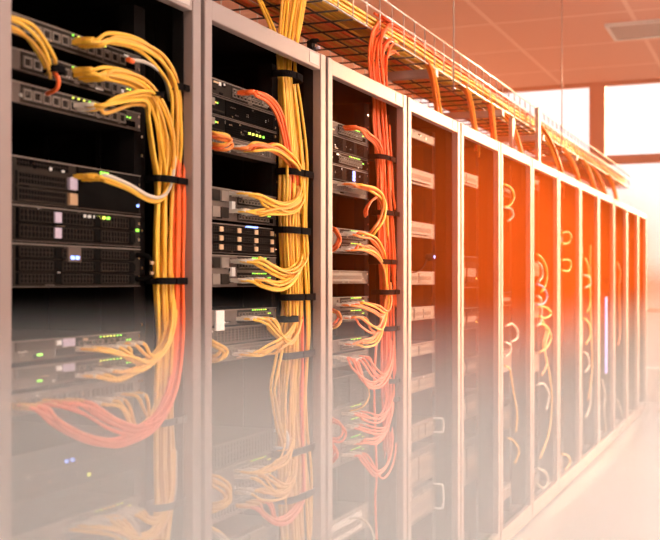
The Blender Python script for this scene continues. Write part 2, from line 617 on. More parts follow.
def bunch(label, group, colors, n, path, ports=None, r=0.0045, plug='boot', sx=0.012, sy=0.010, vary=0.3, name='patch_cable'):
    """n separate cables that run together. path: (px, py, depth behind the rack fronts[, spread]);
    ports: two pixel ends of the row of sockets the cables come out of."""
    perm = list(range(n))
    random.shuffle(perm)
    perm2 = list(range(n))
    random.shuffle(perm2)
    for i in range(n):
        a = (2 * (i + 0.5) / n - 1) if n > 1 else 0
        b = (2 * (perm[i] + 0.5) / n - 1) if n > 1 else 0
        c = (2 * (perm2[i] + 0.5) / n - 1) if n > 1 else 0
        pts = []
        if ports:
            (ax, ay), (bx, by) = ports
            f = i / max(1, n - 1)
            p0 = P(ax + (bx - ax) * f, ay + (by - ay) * f, YE - 0.003)
            p0.z += c * 0.004
            pts.append(p0)
            pts.append(p0 + Vector((0.003, -0.043 - 0.010 * abs(b), -0.002)))
            xmin = PX(pts[1]) + 2
        for j, q in enumerate(path):
            if ports and j < 3 and q[0] < xmin and path[j + 1][0] > q[0]:
                continue
            sp = q[3] if len(q) > 3 else 1.0
            w = P(q[0], q[1], D + q[2])
            jt = vary * sp
            off = Vector(((a + random.uniform(-jt, jt) * 0.4) * sx * sp,
                          (b + random.uniform(-jt, jt) * 0.4) * sy * sp,
                          (c + random.uniform(-jt, jt) * 0.5) * sx * 0.85 * sp))
            pts.append(w + off)
        cable_mesh(pts, r, colors[i % len(colors)], label, group, plug if ports else None, name)


def strap(px, py, dy, wpx, label, ay=0.022, h=0.02, rackface=True):
    c = P(px, py, D + dy)
    a, b = P(px - wpx / 2, py, D + dy), P(px + wpx / 2, py, D + dy)
    m = MB().ring((0, 0, 0), abs(b.x - a.x) / 2, ay, h, 0.003, 'velcro')
    m.box(-0.012, 0.012, -ay - 0.006, -ay - 0.002, -h * 0.45, h * 0.45, 'velcro')
    o = m.build('velcro_strap', loc=c)
    tag(o, label, 'cable strap', 'black straps round the cable bundles')


# ------------------------------------------------------------------ rack one: equipment
def z1(py): return ZP(11, py)
def z2(py): return ZP(212, py)
def z3(py): return ZP(333.5, py)
def z4(py): return ZP(413, py)
def z5(py): return ZP(466, py)


switch(0, z1(11), 1, 'grey network switch with orange-booted yellow cables, topmost unit in the first rack', cols=12, rows=1, px1=0.42)
switch(0, z1(46), 1, 'grey network switch second from the top in the first rack, yellow plugs', cols=12, rows=1, px1=0.42)
switch(0, z1(79), 1, 'grey network switch third from the top in the first rack, white plugs', cols=12, rows=1, px1=0.42)
# three two-unit servers
h = z1(154) - z1(202)
t = unit_root(0, z1(154), h, 'server', 'dark server with grey vents, white latches and one orange plug, first rack', 'server')
chassis(h, t)
m = face(h, 'grey')
m.box(0.232, 0.47, -0.005, 0, 0.004, h - 0.004, 'dark')
m.build('faceplate', t)
for k, key in enumerate(('tan', 'lilac')):
    z0 = 0.004 + k * (h - 0.03) / 2
    z_1 = z0 + (h - 0.03) / 2 - 0.004
    b = MB().box(0.03, 0.222, -0.006, 0, z0, z_1, 'grey').build('drive_bay', t)
    g = MB()
    for q in range(16):
        g.box(0.035 + q * 0.0095, 0.041 + q * 0.0095, -0.0066, -0.006, z0 + 0.004, z0 + (z_1 - z0) * 0.45, 'black')
        g.box(0.035 + q * 0.0095, 0.041 + q * 0.0095, -0.0066, -0.006, z0 + (z_1 - z0) * 0.55, z_1 - 0.004, 'black')
    g.build('grille', b)
    MB().box(0.192, 0.219, -0.013, -0.006, z0 + 0.002, z_1 - 0.002, key).build('latch', b)
m = MB()
for q in range(18):
    m.box(0.035 + q * 0.0095, 0.041 + q * 0.0095, -0.001, 0.001, h - 0.020, h - 0.013, 'black')
    m.box(0.035 + q * 0.0095, 0.041 + q * 0.0095, -0.001, 0.001, h - 0.011, h - 0.005, 'black')
m.build('vent', t)
m = MB()
port_bank(m, 0.25, 0.33, h * 0.55, h * 0.88, 1, 4, 'steel')
port_bank(m, 0.33, 0.44, h * 0.1, h * 0.45, 2, 6, 'grey')
m.build('port_bank', t)
m = MB()
led_row(m, 0.315, h - 0.010, 3, 0.012, ('green_led',), 0.003, -0.008)
m.build('led_strip', t)
m = MB()
led_row(m, 0.463, h * 0.22, 1, 0.012, ('blue_led',), 0.003, -0.008)
m.build('status_light', t)
h = z1(203) - z1(241)
t = bay_server(0, z1(203), h, 'dark server with a row of green lights in the middle of the first rack', 3, 2, leds=())
m = MB()
for q, k in enumerate(('white', 'white', 'white', 'lime_led', 'lime_led', 'green_led')):
    m.box(0.245 + q * 0.018, 0.253 + q * 0.018, -0.0105, 0, h - 0.016, h - 0.010, k)
m.build('led_strip', t)
MB().box(0.464, 0.469, -0.006, 0, h * 0.5, h * 0.58, 'green_led').build('status_light', t)
h = z1(242) - z1(288)
t = bay_server(0, z1(242), h, 'black server with a meshed front and blue light, below the green-lit server', 3, 3, latch='dark', leds=())
m = MB()
m.box(0.196, 0.208, -0.013, 0, h * 0.66, h * 0.74, 'blue_led').box(0.213, 0.225, -0.013, 0, h * 0.66, h * 0.74, 'blue_led')
m.build('led_strip', t)
MB().box(0.188, 0.232, -0.012, 0, h * 0.60, h * 0.95, 'steel').build('control_panel', t)
b = MB().tube(smooth([Vector((0.468, 0, h * 0.2)), Vector((0.470, -0.03, h * 0.25)), Vector((0.472, -0.035, h * 0.5)), Vector((0.470, -0.03, h * 0.78)), Vector((0.468, 0, h * 0.82))], 4), 0.006, 'dark', 8).build('handle', t)
MB().box(0.464, 0.474, -0.043, -0.039, h * 0.32, h * 0.40, 'tan').box(0.464, 0.474, -0.043, -0.039, h * 0.58, h * 0.66, 'tan').build('handle_mark', b)
# lower switches and panel
for (pt, lb) in ((341, 'grey switch with green lights over white plugs, first rack below the gap'),
                 (368, 'grey switch with green lights just above the orange-cabled panel, first rack')):
    t = switch(0, z1(pt), 1, lb, px0=0.235, px1=0.42, cols=8, rows=2, nled=7)
    m = MB().box(0.03, 0.15, -0.004, 0, 0.022, 0.040, 'steel')
    for q in range(5):
        m.box(0.032, 0.148, -0.0055, -0.004, 0.023 + q * 0.0035, 0.0245 + q * 0.0035, 'grey')
    m.box(0.16, 0.175, -0.004, 0, 0.028, 0.038, 'white').box(0.18, 0.222, -0.004, 0, 0.024, 0.040, 'lilac')
    m.box(0.16, 0.222, -0.003, 0, 0.006, 0.020, 'grey')
    m.build('module_plate', t)
    l = MB()
    led_row(l, 0.10, 0.012, 2, 0.008, ('green_led',), 0.002, -0.005)
    l.build('led_strip', t)
patch_panel(0, z1(395), 1, 'pale patch panel feeding the orange cables in the first rack')
t = plain_unit(0, z1(456), z1(456) - z1(506), 'big dark server with two small blue lights low in the first rack', 'dark',
               leds=((0.195, 0.62, 'blue_led'), (0.215, 0.62, 'blue_led'), (0.275, 0.2, 'lime_led'), (0.455, 0.95, 'blue_led'), (0.455, 0.72, 'amber_led')), lines=1)
switch(0, z1(537), 2, 'pale switch with yellow lights at the bottom of the first rack', key='pale', px0=0.2, px1=0.43, cols=10, leds=('lime_led', 'amber_led'))

# ------------------------------------------------------------------ rack two: equipment
switch(1, z2(77), 1, 'grey switch with an orange cable plugged in, topmost in the second rack', key='grey', cols=10, px0=0.20, px1=0.42)
hh = z2(94) - z2(114)
mesh_server(1, z2(94), hh, 'black mesh-fronted server under the top switch of the second rack', 'dark', x0=0.16, nx=34, nz=7)
hh = z2(114) - z2(133)
t = mesh_server(1, z2(114), hh, 'dark mesh server above the orange-cabled panel in the second rack', 'dark', x0=0.16, nx=34, nz=6)
l = MB()
led_row(l, 0.30, hh * 0.5, 5, 0.022, ('lime_led', 'green_led'), 0.003, -0.006)
l.build('led_strip', t)
patch_panel(1, z2(133), 1, 'patch panel with amber and orange cables in the upper second rack', key='steel')
for (pt, lb) in ((186, 'two-row grey switch feeding yellow cables above the drive-bay server, second rack'),
                 (254, 'two-row grey switch feeding yellow cables below the drive-bay server, second rack')):
    t = switch(1, z2(pt), 2, lb, px0=0.235, px1=0.43, cols=10)
    m = MB()
    for q in range(2):
        for r_i in range(3):
            m.box(0.03 + r_i * 0.05, 0.072 + r_i * 0.05, -0.006, 0, 0.008 + q * U, U - 0.008 + q * U, 'pale' if (q + r_i) % 2 else 'grey')
    m.box(0.185, 0.205, -0.008, 0, 0.03, 0.055, 'white')
    m.build('module_plate', t)
hh = z2(222) - z2(253)
bay_server(1, z2(222), hh, 'dark server with tan latches on its drive bays, middle of the second rack', 4, 3, latch='tan', leds=('blue_led',))
t = switch(1, z2(310), 1, 'grey switch with a big white tag, second rack below the middle gap', px0=0.235, px1=0.43, cols=10)
MB().box(0.10, 0.145, -0.006, 0, -0.012, 0.042, 'white').build('paper_tag', t)
hh = z2(328) - z2(346)
mesh_server(1, z2(328), hh, 'grey server with curved slots behind drooping yellow cables, second rack', 'steel', x0=0.05, nx=20, nz=5, control=False)
patch_panel(1, z2(347), 1, 'patch panel with yellow loops at its left end, second rack', key='steel')
hh = z2(446) - z2(471)
mesh_server(1, z2(446), hh, 'dark server with a white side handle in the lower second rack', 'dark', x0=0.05, nx=22, nz=4, control=False, handle=True)
switch(1, z2(472), 2, 'pale switch with many cream plugs in the lower second rack', key='steel', px0=0.22, px1=0.43, cols=10)
patch_panel(1, z2(508), 1, 'patch panel with orange plugs near the bottom of the second rack', key='pale')
plain_unit(1, z2(545), 0.08, 'dark unit with pale clips at the foot of the second rack', 'dark', slots=3)

# ------------------------------------------------------------------ rack three: equipment
switch(2, z3(121), 1, 'switch with an orange plug, topmost in the third rack', cols=10, key='steel', px0=0.2, px1=0.42)
hh = z3(134.5) - z3(150)
mesh_server(2, z3(134.5), hh, 'louvred server under the top switch of the third rack', 'grey', x0=0.04, nx=4, nz=8, control=False)
switch(2, z3(150.5), 1, 'black switch with green lights between louvred servers, third rack', key='dark', cols=10, px0=0.2, px1=0.42)
hh = z3(164) - z3(179)
t = mesh_server(2, z3(164), hh, 'louvred server with a violet light strip, third rack', 'grey', x0=0.04, nx=4, nz=8, control=False)
MB().box(0.33, 0.342, -0.006, 0, 0.008, hh - 0.008, 'blue_led').build('led_strip', t)
patch_panel(2, z3(180), 1, 'patch panel crowded with amber cables, upper third rack', key='steel')
for (pt, lb) in ((227, 'two-row switch with amber cables above the small lone unit, third rack'),
                 (297, 'two-row switch with looping amber cables below the small lone unit, third rack')):
    switch(2, z3(pt), 2, lb, px0=0.22, px1=0.43, cols=9)
t = plain_unit(2, z3(270), z3(270) - z3(284), 'small lone steel unit with a dark display window, middle of the third rack', 'steel', lines=0, slots=1)
switch(2, z3(340), 1, 'switch with one amber cable below the looping cables, third rack', px0=0.22, px1=0.43, cols=9)
patch_panel(2, z3(355), 1, 'panel with a fan of salmon cables in the lower third rack', key='steel')
hh = z3(378) - z3(408)
mesh_server(2, z3(378), hh, 'slotted server below the salmon cable fan, third rack', 'grey', x0=0.04, nx=3, nz=8, control=False)
switch(2, z3(410), 2, 'two-row switch with salmon cables, lower third rack', px0=0.22, px1=0.43, cols=9)
switch(2, z3(442), 2, 'lowest cabled switch of the third rack, salmon cables looping under it', px0=0.22, px1=0.43, cols=9)
plain_unit(2, z3(520), 0.09, 'pale bracket-fronted unit at the foot of the third rack', 'pale', lines=0, slots=1, light='white')

# ------------------------------------------------------------------ rack four: pale units
for (a, b, lb, kw) in (
        (129, 138, 'plain pale blanking unit at the top of the fourth rack', dict(key='pale', lines=0)),
        (168, 184, 'pale unit with a dark slot, second from the top in the fourth rack', dict(key='pale', lines=0, slots=1)),
        (221, 237, 'pale unit with one glowing yellow light, fourth rack', dict(key='pale', lines=0, slots=1, leds=((0.2, 0.5, 'amber_led'), (0.30, 0.5, 'lime_led')))),
        (271, 285, 'pale unit with chrome knobs under the small camera, fourth rack', dict(key='pale', lines=0, slots=2)),
        (307, 321, 'pale unit with a pair of amber lights, fourth rack', dict(key='pale', lines=0, slots=3, leds=((0.30, 0.6, 'amber_led'), (0.36, 0.6, 'amber_led')))),
        (344, 357, 'steel unit just below the amber-lit one, fourth rack', dict(key='steel', lines=1, slots=2)),
        (378, 393, 'steel unit with fine slots in the lower fourth rack', dict(key='steel', lines=2, slots=2)),
        (424, 443, 'steel unit with four round modules and a curved handle, fourth rack', dict(key='steel', lines=0, slots=4, handle=True)),
        (452, 488, 'dark unit with one white module under the handled unit, fourth rack', dict(key='grey', lines=1, slots=2)),
        (492, 525, 'dark unit with a white lever at the bottom of the fourth rack', dict(key='grey', lines=1, slots=1, handle=True))):
    plain_unit(3, z4(a), z4(a) - z4(b), lb, cat='rack unit', name='rack_unit', **kw)
# the small round gadget on a cord
g = P(430, 257, D + 0.03)
t = thing('webcam', 'small round blue-lensed camera on a cord in the fourth rack', 'camera', g)
MB().tube([Vector((0, 0.02, 0)), Vector((0, 0.012, 0)), Vector((0, -0.012, 0)), Vector((0, -0.018, 0))], 0.018, 'grey', 12, rad=[0.009, 0.016, 0.016, 0.010]).build('body', t)
MB().tube([Vector((0, -0.018, 0)), Vector((0, -0.021, 0))], 0.006, 'blue_led', 12).build('lens', t)
MB().tube(smooth([Vector((-0.01, 0.01, -0.01)), Vector((-0.05, 0.02, -0.05)), Vector((-0.10, 0.04, -0.065)), Vector((-0.16, 0.06, -0.06))], 6), 0.003, 'grey', 6).build('cord', t)

# ------------------------------------------------------------------ racks five to thirteen: sparse units
FAR = {4: [(172, 185, 'pale', 'pale unit with a dark display, topmost in the fifth rack'), (256, 288, 'grey', 'tall dark unit in the middle of the fifth rack'),
           (308, 330, 'grey', 'dark unit below the tall one in the fifth rack'), (358, 376, 'grey', 'dark unit with two modules, fifth rack'),
           (392, 420, 'grey', 'grey unit of many modules, lower fifth rack'), (440, 486, 'grey', 'dark tall unit at the bottom of the fifth rack')],
       5: [(185, 196, 'grey', 'grey unit behind the upper cable loop, sixth rack'), (292, 306, 'grey', 'unit with red lights in the sixth rack'),
           (350, 372, 'steel', 'steel unit under the white cable loop, sixth rack'), (400, 430, 'grey', 'grey unit beside the yellow cable, sixth rack'),
           (486, 500, 'pale', 'pale flat unit near the floor of the sixth rack')],
       6: [(176, 190, 'grey', 'topmost unit of the seventh rack'), (262, 276, 'pale', 'pale unit behind yellow loops, seventh rack'),
           (302, 318, 'pale', 'pale unit in the middle of the seventh rack'), (352, 372, 'steel', 'steel unit with white cable, seventh rack'),
           (470, 488, 'grey', 'lowest unit of the seventh rack')],
       7: [(230, 250, 'grey', 'upper unit of the eighth rack'), (455, 470, 'pale', 'pale unit at the bottom of the eighth rack')],
       8: [(240, 262, 'grey', 'upper unit of the ninth rack'), (320, 345, 'pale', 'pale middle unit of the ninth rack'), (400, 420, 'grey', 'lower unit of the ninth rack')],
       9: [(226, 250, 'grey', 'upper unit of the tenth rack'), (372, 390, 'grey', 'lower unit of the tenth rack')],
       10: [(250, 275, 'grey', 'upper unit of the eleventh rack'), (330, 350, 'steel', 'lower unit of the eleventh rack')],
       11: [(260, 290, 'grey', 'unit in the twelfth rack')],
       12: [(270, 300, 'grey', 'unit in the last rack by the window')]}
for n, lst in FAR.items():
    px = SEAM[n] + 4
    for (a, b, key, lb) in lst:
        zt, zb = ZP(px, a), ZP(px, b)
        led = ((0.40, 0.5, 'red_led'), (0.43, 0.5, 'red_led')) if 'red lights' in lb else (((0.44, 0.3, 'amber_led'),) if n == 4 and a in (256, 308) else ())
        plain_unit(n, zt, zt - zb, lb, 'dark' if key == 'grey' else key, cat='rack unit', name='rack_unit', lines=1 if zt - zb > 0.06 else 0, slots=2 if n < 7 else 1, leds=led, light='grey' if key == 'grey' else None)
# violet light column in the tenth rack
c = P(606, 296, D + 0.05)
cb = P(606, 374, D + 0.05)
t = thing('light_strip', 'thin violet-blue light strip standing in the tenth rack', 'light strip', (c.x, c.y, cb.z))
MB().box(-0.045, 0.045, 0.004, 0.02, 0, c.z - cb.z, 'grey').build('channel', t)
MB().box(-0.035, 0.035, -0.006, 0.004, 0.01, c.z - cb.z - 0.01, 'violet_light').build('diffuser', t)

# ------------------------------------------------------------------ cables, rack one
Y_, O_, A_ = ['yellow', 'yellow', 'gold'], ['orange'], ['amber', 'orange', 'yellow']
low = [(168, 340, .05), (166, 385, .05), (165, 420, .05), (165, 465, .05, 1.2), (166, 504, .05), (160, 560, .05)]
bunch('yellow cable from the topmost switch into the first rack bundle', 'yellow cables of the top switch, first rack', Y_, 6,
      [(112, 39, .02, .5), (140, 45, .015, .6), (162, 62, .02, .7), (175, 90, .03, .6), (176, 140, .04), (172, 181, .05), (171, 230, .05), (170, 280, .05)] + low,
      ports=((74, 41), (84, 47)), plug='yellow', sx=0.030, sy=0.012)
bunch('yellow cable from the second switch into the first rack bundle', 'yellow cables of the second switch, first rack', Y_, 7,
      [(110, 74, .02, .5), (138, 82, .015, .6), (157, 104, .02, .7), (166, 140, .03), (165, 181, .045), (164, 230, .045), (163, 280, .045)] + [(p[0] - 3, p[1], p[2] - 0.006) for p in low],
      ports=((74, 72), (84, 80)), plug='yellow', sx=0.030, sy=0.012)
bunch('yellow cable with a white plug from the third switch, first rack', 'white-plugged yellow cables, first rack', Y_, 5,
      [(110, 104, .015), (135, 98, .01), (149, 100, .015), (152, 118, .03), (156, 150, .04), (160, 181, .045), (159, 230, .045), (159, 280, .045)] + [(p[0] - 6, p[1], p[2]) for p in low],
      ports=((76, 105), (80, 110)), plug='boot', sx=0.024, sy=0.012)
bunch('yellow cable looping from behind the rack post, top of the first rack', 'yellow loops at the top, first rack', Y_, 4,
      [(-12, 20, .05), (10, 22, .03), (28, 32, .02), (42, 48, .02), (49, 64, .03), (50, 72, .05)], r=0.0042, sx=0.018, sy=0.012)
bunch('short orange cable end under a black tie, top of the first rack', None, O_, 1,
      [(54, 71, .03), (58, 80, .02), (56, 89, .03), (47, 94, .06)], sx=0.001)
bunch('loose white cable with a red tip beside the top yellow cables, first rack', None, ['cream'], 1,
      [(131, 60, .02), (145, 62, .02), (158, 70, .025), (166, 82, .035), (170, 100, .06)], sx=0.001)
tip = P(128, 59.5, D + .02)
tag(MB().tube([tip, tip + Vector((0.02, 0, -0.001))], 0.006, 'orange', 8).build('dust_plug'), 'red cap on the loose white cable end, first rack', 'cable cap')
bunch('yellow cable with a pale sleeve plugged into the dark server, first rack', 'cables of the dark server, first rack', ['yellow', 'cream', 'yellow'], 3,
      [(105, 178, .01), (128, 187, .01), (148, 198, .02), (161, 198, .03), (169, 187, .03), (173, 165, .04), (173, 140, .06)],
      ports=((76, 177), (82, 178)), plug='yellow', sx=0.008, sy=0.006)
bunch('yellow cable drooping from the green-lit switch, first rack', 'yellow cables of the upper green-lit switch, first rack', Y_, 7,
      [(134, 357, .015), (149, 361, .02), (163, 349, .025), (171, 328, .03), (172, 300, .04), (170, 250, .06)],
      ports=((78, 349), (126, 344)), plug='boot', sx=0.014, sy=0.010)
bunch('yellow cable drooping from the second green-lit switch, first rack', 'yellow cables of the lower green-lit switch, first rack', Y_, 5,
      [(122, 376, .015), (138, 370, .02), (152, 361, .025), (164, 347, .03), (171, 325, .035), (172, 295, .05)],
      ports=((78, 374), (112, 369)), plug='boot', sx=0.012, sy=0.010)
bunch('yellow arc cable above the orange cable fan, first rack', 'yellow arcs, first rack', Y_, 5,
      [(122, 405, .01), (131, 420, .015), (138, 428, .02), (150, 420, .03), (160, 400, .04), (165, 370, .06)],
      ports=((84, 402), (128, 394)), plug='boot', sx=0.012, sy=0.010)
up = [(174, 372, .035), (177, 330, .035), (177, 280, .035), (178, 230, .035), (179, 181, .035), (180, 150, .05), (181, 120, .08)]
bunch('orange cable sweeping from the patch panel up the bundle, first rack', 'orange cables sweeping from the patch panel, first rack', O_, 6,
      [(90, 411, .01), (112, 424, .005), (135, 430, .005), (156, 419, .015), (168, 398, .025)] + up,
      ports=((38, 403), (66, 401)), plug='gold', sx=0.014, sy=0.012)
bunch('lower orange cable hanging in a deep curve, first rack', 'deep orange curves, first rack', O_, 5,
      [(55, 421, .01), (82, 436, .005), (108, 443, .005), (126, 440, .005), (148, 428, .012), (166, 404, .02)] + [(p[0] + 1, p[1], p[2] - 0.004) for p in up],
      ports=((10, 407), (28, 405)), plug='gold', sx=0.012, sy=0.012)
bunch('yellow cable at the bottom switch of the first rack', 'yellow cables of the bottom switch, first rack', Y_ + ['cream'], 8,
      [(118, 530, .01), (138, 540, .01), (154, 534, .02), (165, 515, .03), (171, 490, .04), (172, 450, .05)],
      ports=((66, 527), (112, 515)), plug='boot', sx=0.014, sy=0.010)
bunch('yellow cable arching from the right end of the bottom switch, first rack', 'short bottom arcs, first rack', Y_, 3,
      [(135, 513, .01), (148, 520, .015), (158, 518, .025), (166, 500, .04)], ports=((118, 512), (126, 510)), plug='boot', sx=0.008)
for (a, b, w, lb) in ((175, 89, 13, 'top of the first rack bundle'), (168, 181, 31, 'first rack bundle beside the dark server'), (167, 281, 30, 'first rack bundle above the gap'),
                      (167, 420, 26, 'first rack bundle behind the orange sweep'), (166, 503, 26, 'first rack bundle at the bottom switch')):
    strap(a, b, .045, w, 'black strap round the ' + lb, ay=0.030, h=0.016)
c = P(154, 95, D + .015)
tag(MB().ring((0, 0, 0), 0.018, 0.018, 0.010, 0.003, 'velcro').build('cable_tie', loc=c), 'black tie round the yellow cables below the second switch', 'cable strap')
c = P(54, 70, D + .035)
tag(MB().ring((0, 0, 0), 0.016, 0.016, 0.014, 0.004, 'velcro').build('cable_tie', loc=c), 'black tie on the yellow loops at the top', 'cable strap')

# ------------------------------------------------------------------ cables, rack two
def down2(dx=0, s=1.0, d=0.05):
    return [(292 + dx, 175, d, s), (292 + dx, 231, d, s), (295 + dx, 297, d, s), (294 + dx, 354, d, s), (291 + dx, 400, d, s * 1.3), (292 + dx, 449, d, s)]


bunch('yellow cable of the main bundle running the height of the second rack', 'main yellow bundle, second rack', Y_, 20,
      [(296, -26, .20, 1.2), (292, 10, .16), (288, 40, .12, .8), (287, 55, .10, .8), (286, 77, .07, .8), (290, 120, .06, 1.0)] + [(q[0], q[1], q[2] - 0.002, 1.2) for q in down2()] + [(293, 494, .05, 1.4), (296, 560, .05, 1.4)],
      r=0.0046, sx=0.060, sy=0.018)
bunch('thin yellow cable slanting down onto the second rack header', 'slanting yellow cables, second rack', Y_, 3,
      [(254, -14, .22), (262, 5, .2), (272, 27, .14), (278, 50, .10), (283, 77, .08), (284, 120, .08), (285, 175, .08), (285, 231, .08)], r=0.0044, sx=0.010)
bunch('orange cable from the top switch curving into the second rack bundle', 'orange cables of the top switch, second rack', O_, 4,
      [(258, 94, .02), (270, 101, .02), (279, 115, .025), (285, 138, .03), (289, 165, .035), (291, 200, .05), (291, 240, .06), (296, 297, .06)],
      ports=((238, 92), (243, 94)), plug='orange', sx=0.010, sy=0.008)
bunch('amber cable sweeping from the upper patch panel, second rack', 'amber cables of the upper patch panel, second rack', A_, 9,
      [(256, 144, .015), (272, 147, .01), (285, 154, .015), (295, 165, .025), (298, 180, .04), (298, 210, .06)],
      ports=((226, 147), (246, 151)), plug='boot', sx=0.014, sy=0.010)
bunch('amber cable loop beside the post, upper second rack', 'amber loops at the post, second rack', A_, 4,
      [(208, 134, .06), (216, 136, .03), (226, 138, .02), (230, 142, .02), (224, 147, .02), (212, 146, .05)], sx=0.012)
for (pa, pb, path, lb, gr) in (
        ((230, 194), (247, 197), [(262, 199, .015), (276, 206, .01), (288, 208, .015), (298, 201, .025), (301, 187, .04), (300, 160, .06)], 'upper yellow cable of the switch above the drive-bay server, second rack', 'a'),
        ((231, 211), (250, 213), [(262, 213, .015), (276, 210, .012), (288, 209, .018), (297, 203, .03), (301, 190, .045)], 'lower yellow cable of the switch above the drive-bay server, second rack', 'b'),
        ((232, 261), (248, 262), [(262, 263, .015), (276, 271, .01), (288, 274, .015), (299, 267, .025), (303, 253, .04), (302, 228, .06)], 'upper yellow cable of the switch below the drive-bay server, second rack', 'c'),
        ((232, 280), (250, 280), [(262, 282, .015), (276, 286, .01), (287, 283, .015), (296, 274, .025), (302, 260, .045)], 'lower yellow cable of the switch below the drive-bay server, second rack', 'd'),
        ((238, 319), (260, 318), [(270, 325, .015), (280, 336, .01), (287, 340, .015), (293, 333, .025), (297, 320, .045)], 'yellow cable drooping from the white-tagged switch, second rack', 'e'),
        ((234, 353), (256, 352), [(268, 350, .015), (279, 344, .01), (288, 337, .015), (293, 329, .025), (297, 318, .045)], 'yellow cable rising from the looped patch panel, second rack', 'f'),
        ((236, 471), (258, 468), [(272, 467, .015), (283, 461, .01), (288, 452, .02), (291, 438, .04)], 'cream-plugged top cable of the lowest switch, second rack', 'g'),
        ((236, 476), (254, 474), [(264, 480, .015), (276, 487, .01), (286, 488, .015), (291, 475, .025), (292, 455, .04)], 'yellow cable drooping from the middle of the lowest switch, second rack', 'h'),
        ((236, 491), (254, 489), [(264, 493, .015), (278, 495, .01), (289, 489, .015), (294, 474, .03), (295, 455, .05)], 'yellow cable from the lower row of the lowest switch, second rack', 'i')):
    bunch(lb, 'second rack yellow cables, ' + gr, Y_, 6, path, ports=(pa, pb), plug='boot', sx=0.019, sy=0.010, r=0.0038)
bunch('yellow cable loop round the post below the white tag, second rack', 'post loops below the tag, second rack', Y_, 4,
      [(207, 340, .06), (216, 344, .02), (223, 350, .015), (219, 357, .02), (208, 359, .06)], sx=0.010)
bunch('pale yellow coil beside the lowest switch, second rack', 'pale coils by the lowest switch, second rack', Y_, 5,
      [(206, 480, .06), (217, 482, .02), (227, 489, .015), (228, 499, .015), (219, 507, .02), (206, 508, .06)], sx=0.014)
bunch('cream cable at the foot of the second rack beside the post', 'cream cables at the foot, second rack', ['cream', 'yellow'], 3,
      [(206, 528, .05), (218, 533, .02), (230, 545, .02), (238, 565, .04)], sx=0.010)
bunch('bulging yellow cable left of the second rack bundle', 'bulging yellow cables, second rack', Y_, 2,
      [(284, 320, .05), (279, 354, .03), (273, 385, .02), (274, 402, .02), (279, 430, .035), (283, 449, .05), (283, 520, .05), (287, 560, .05)], sx=0.006)
bunch('orange cable swooping up from the lowest panel, second rack', 'swooping orange cables, second rack', O_ + ['orange', 'amber'], 5,
      [(263, 512, .015), (276, 521, .01), (288, 519, .012), (298, 508, .02), (303, 494, .035), (302, 449, .04), (301, 400, .035), (302, 354, .04), (301, 318, .05), (299, 290, .07)],
      ports=((236, 505), (256, 501)), plug='gold', sx=0.012, sy=0.010)
bunch('yellow cable at the edge of the second rack bundle', 'outer yellow cables, second rack', Y_, 3,
      [(302, 140, .07), (304, 175, .06), (305, 231, .06), (307, 297, .06), (307, 354, .06), (307, 449, .06), (307, 500, .06), (309, 560, .06)], sx=0.008)
for (a, b, w, lb) in ((287, 77, 17, 'top of the second rack bundle'), (295, 174, 25, 'second rack bundle above the yellow switch'), (292, 231, 25, 'second rack bundle beside the drive bays'),
                      (296, 297, 28, 'second rack bundle at the middle gap'), (294, 354, 31, 'second rack bundle under the looped panel'),
                      (294, 449, 31, 'second rack bundle beside the white handle'), (296, 494, 30, 'second rack bundle by the cream plugs')):
    strap(a, b, .05, w, 'black strap round the ' + lb, ay=0.034, h=0.020)
c = P(288, 319, D + .03)
tag(MB().ring((0, 0, 0), 0.04, 0.02, 0.018, 0.004, 'velcro').build('velcro_strap', loc=c), 'crooked black strap with loose ends, second rack below the gap', 'cable strap')

# ------------------------------------------------------------------ cables, rack three
bunch('orange cable falling from the tray into the third rack', 'main orange bundle, third rack', O_, 22,
      [(392, 40, .26), (386, 35, .21), (379, 44, .16), (377, 62, .12), (378, 84, .10), (380, 105, .08, .9), (381, 130, .06, .9), (383, 159, .05), (384, 190, .05), (386, 215, .05), (387, 262, .05, 1.2),
       (388, 292, .05), (389, 328, .05), (389, 380, .05), (390, 420, .06), (391, 452, .07)], r=0.0046, sx=0.075, sy=0.018)
bunch('orange cable from the top switch of the third rack', 'orange cables of the top switch, third rack', O_, 4,
      [(358, 130, .02), (368, 135, .015), (376, 142, .02), (381, 156, .03), (383, 190, .05)], ports=((344, 128), (349, 129)), plug='orange', sx=0.010, sy=0.008)
bunch('amber cable from the crowded upper panel, third rack', 'amber cables of the upper panel, third rack', A_, 7,
      [(362, 187, .015), (373, 190, .012), (381, 197, .02), (385, 212, .03), (386, 240, .05)], ports=((338, 184), (354, 187)), plug='boot', sx=0.012, sy=0.010)
bunch('loose orange loop hanging below the upper panel, third rack', 'loose orange loops, third rack', O_, 2,
      [(379, 196, .03), (371, 201, .02), (366, 210, .02), (366, 216, .03)], sx=0.006)
bunch('amber loop crossing the orange bundle, third rack', 'amber crossing loops, third rack', ['amber', 'yellow'], 3,
      [(381, 192, .02), (384, 206, .01), (381, 220, .01), (374, 230, .02), (369, 236, .04)], sx=0.010)
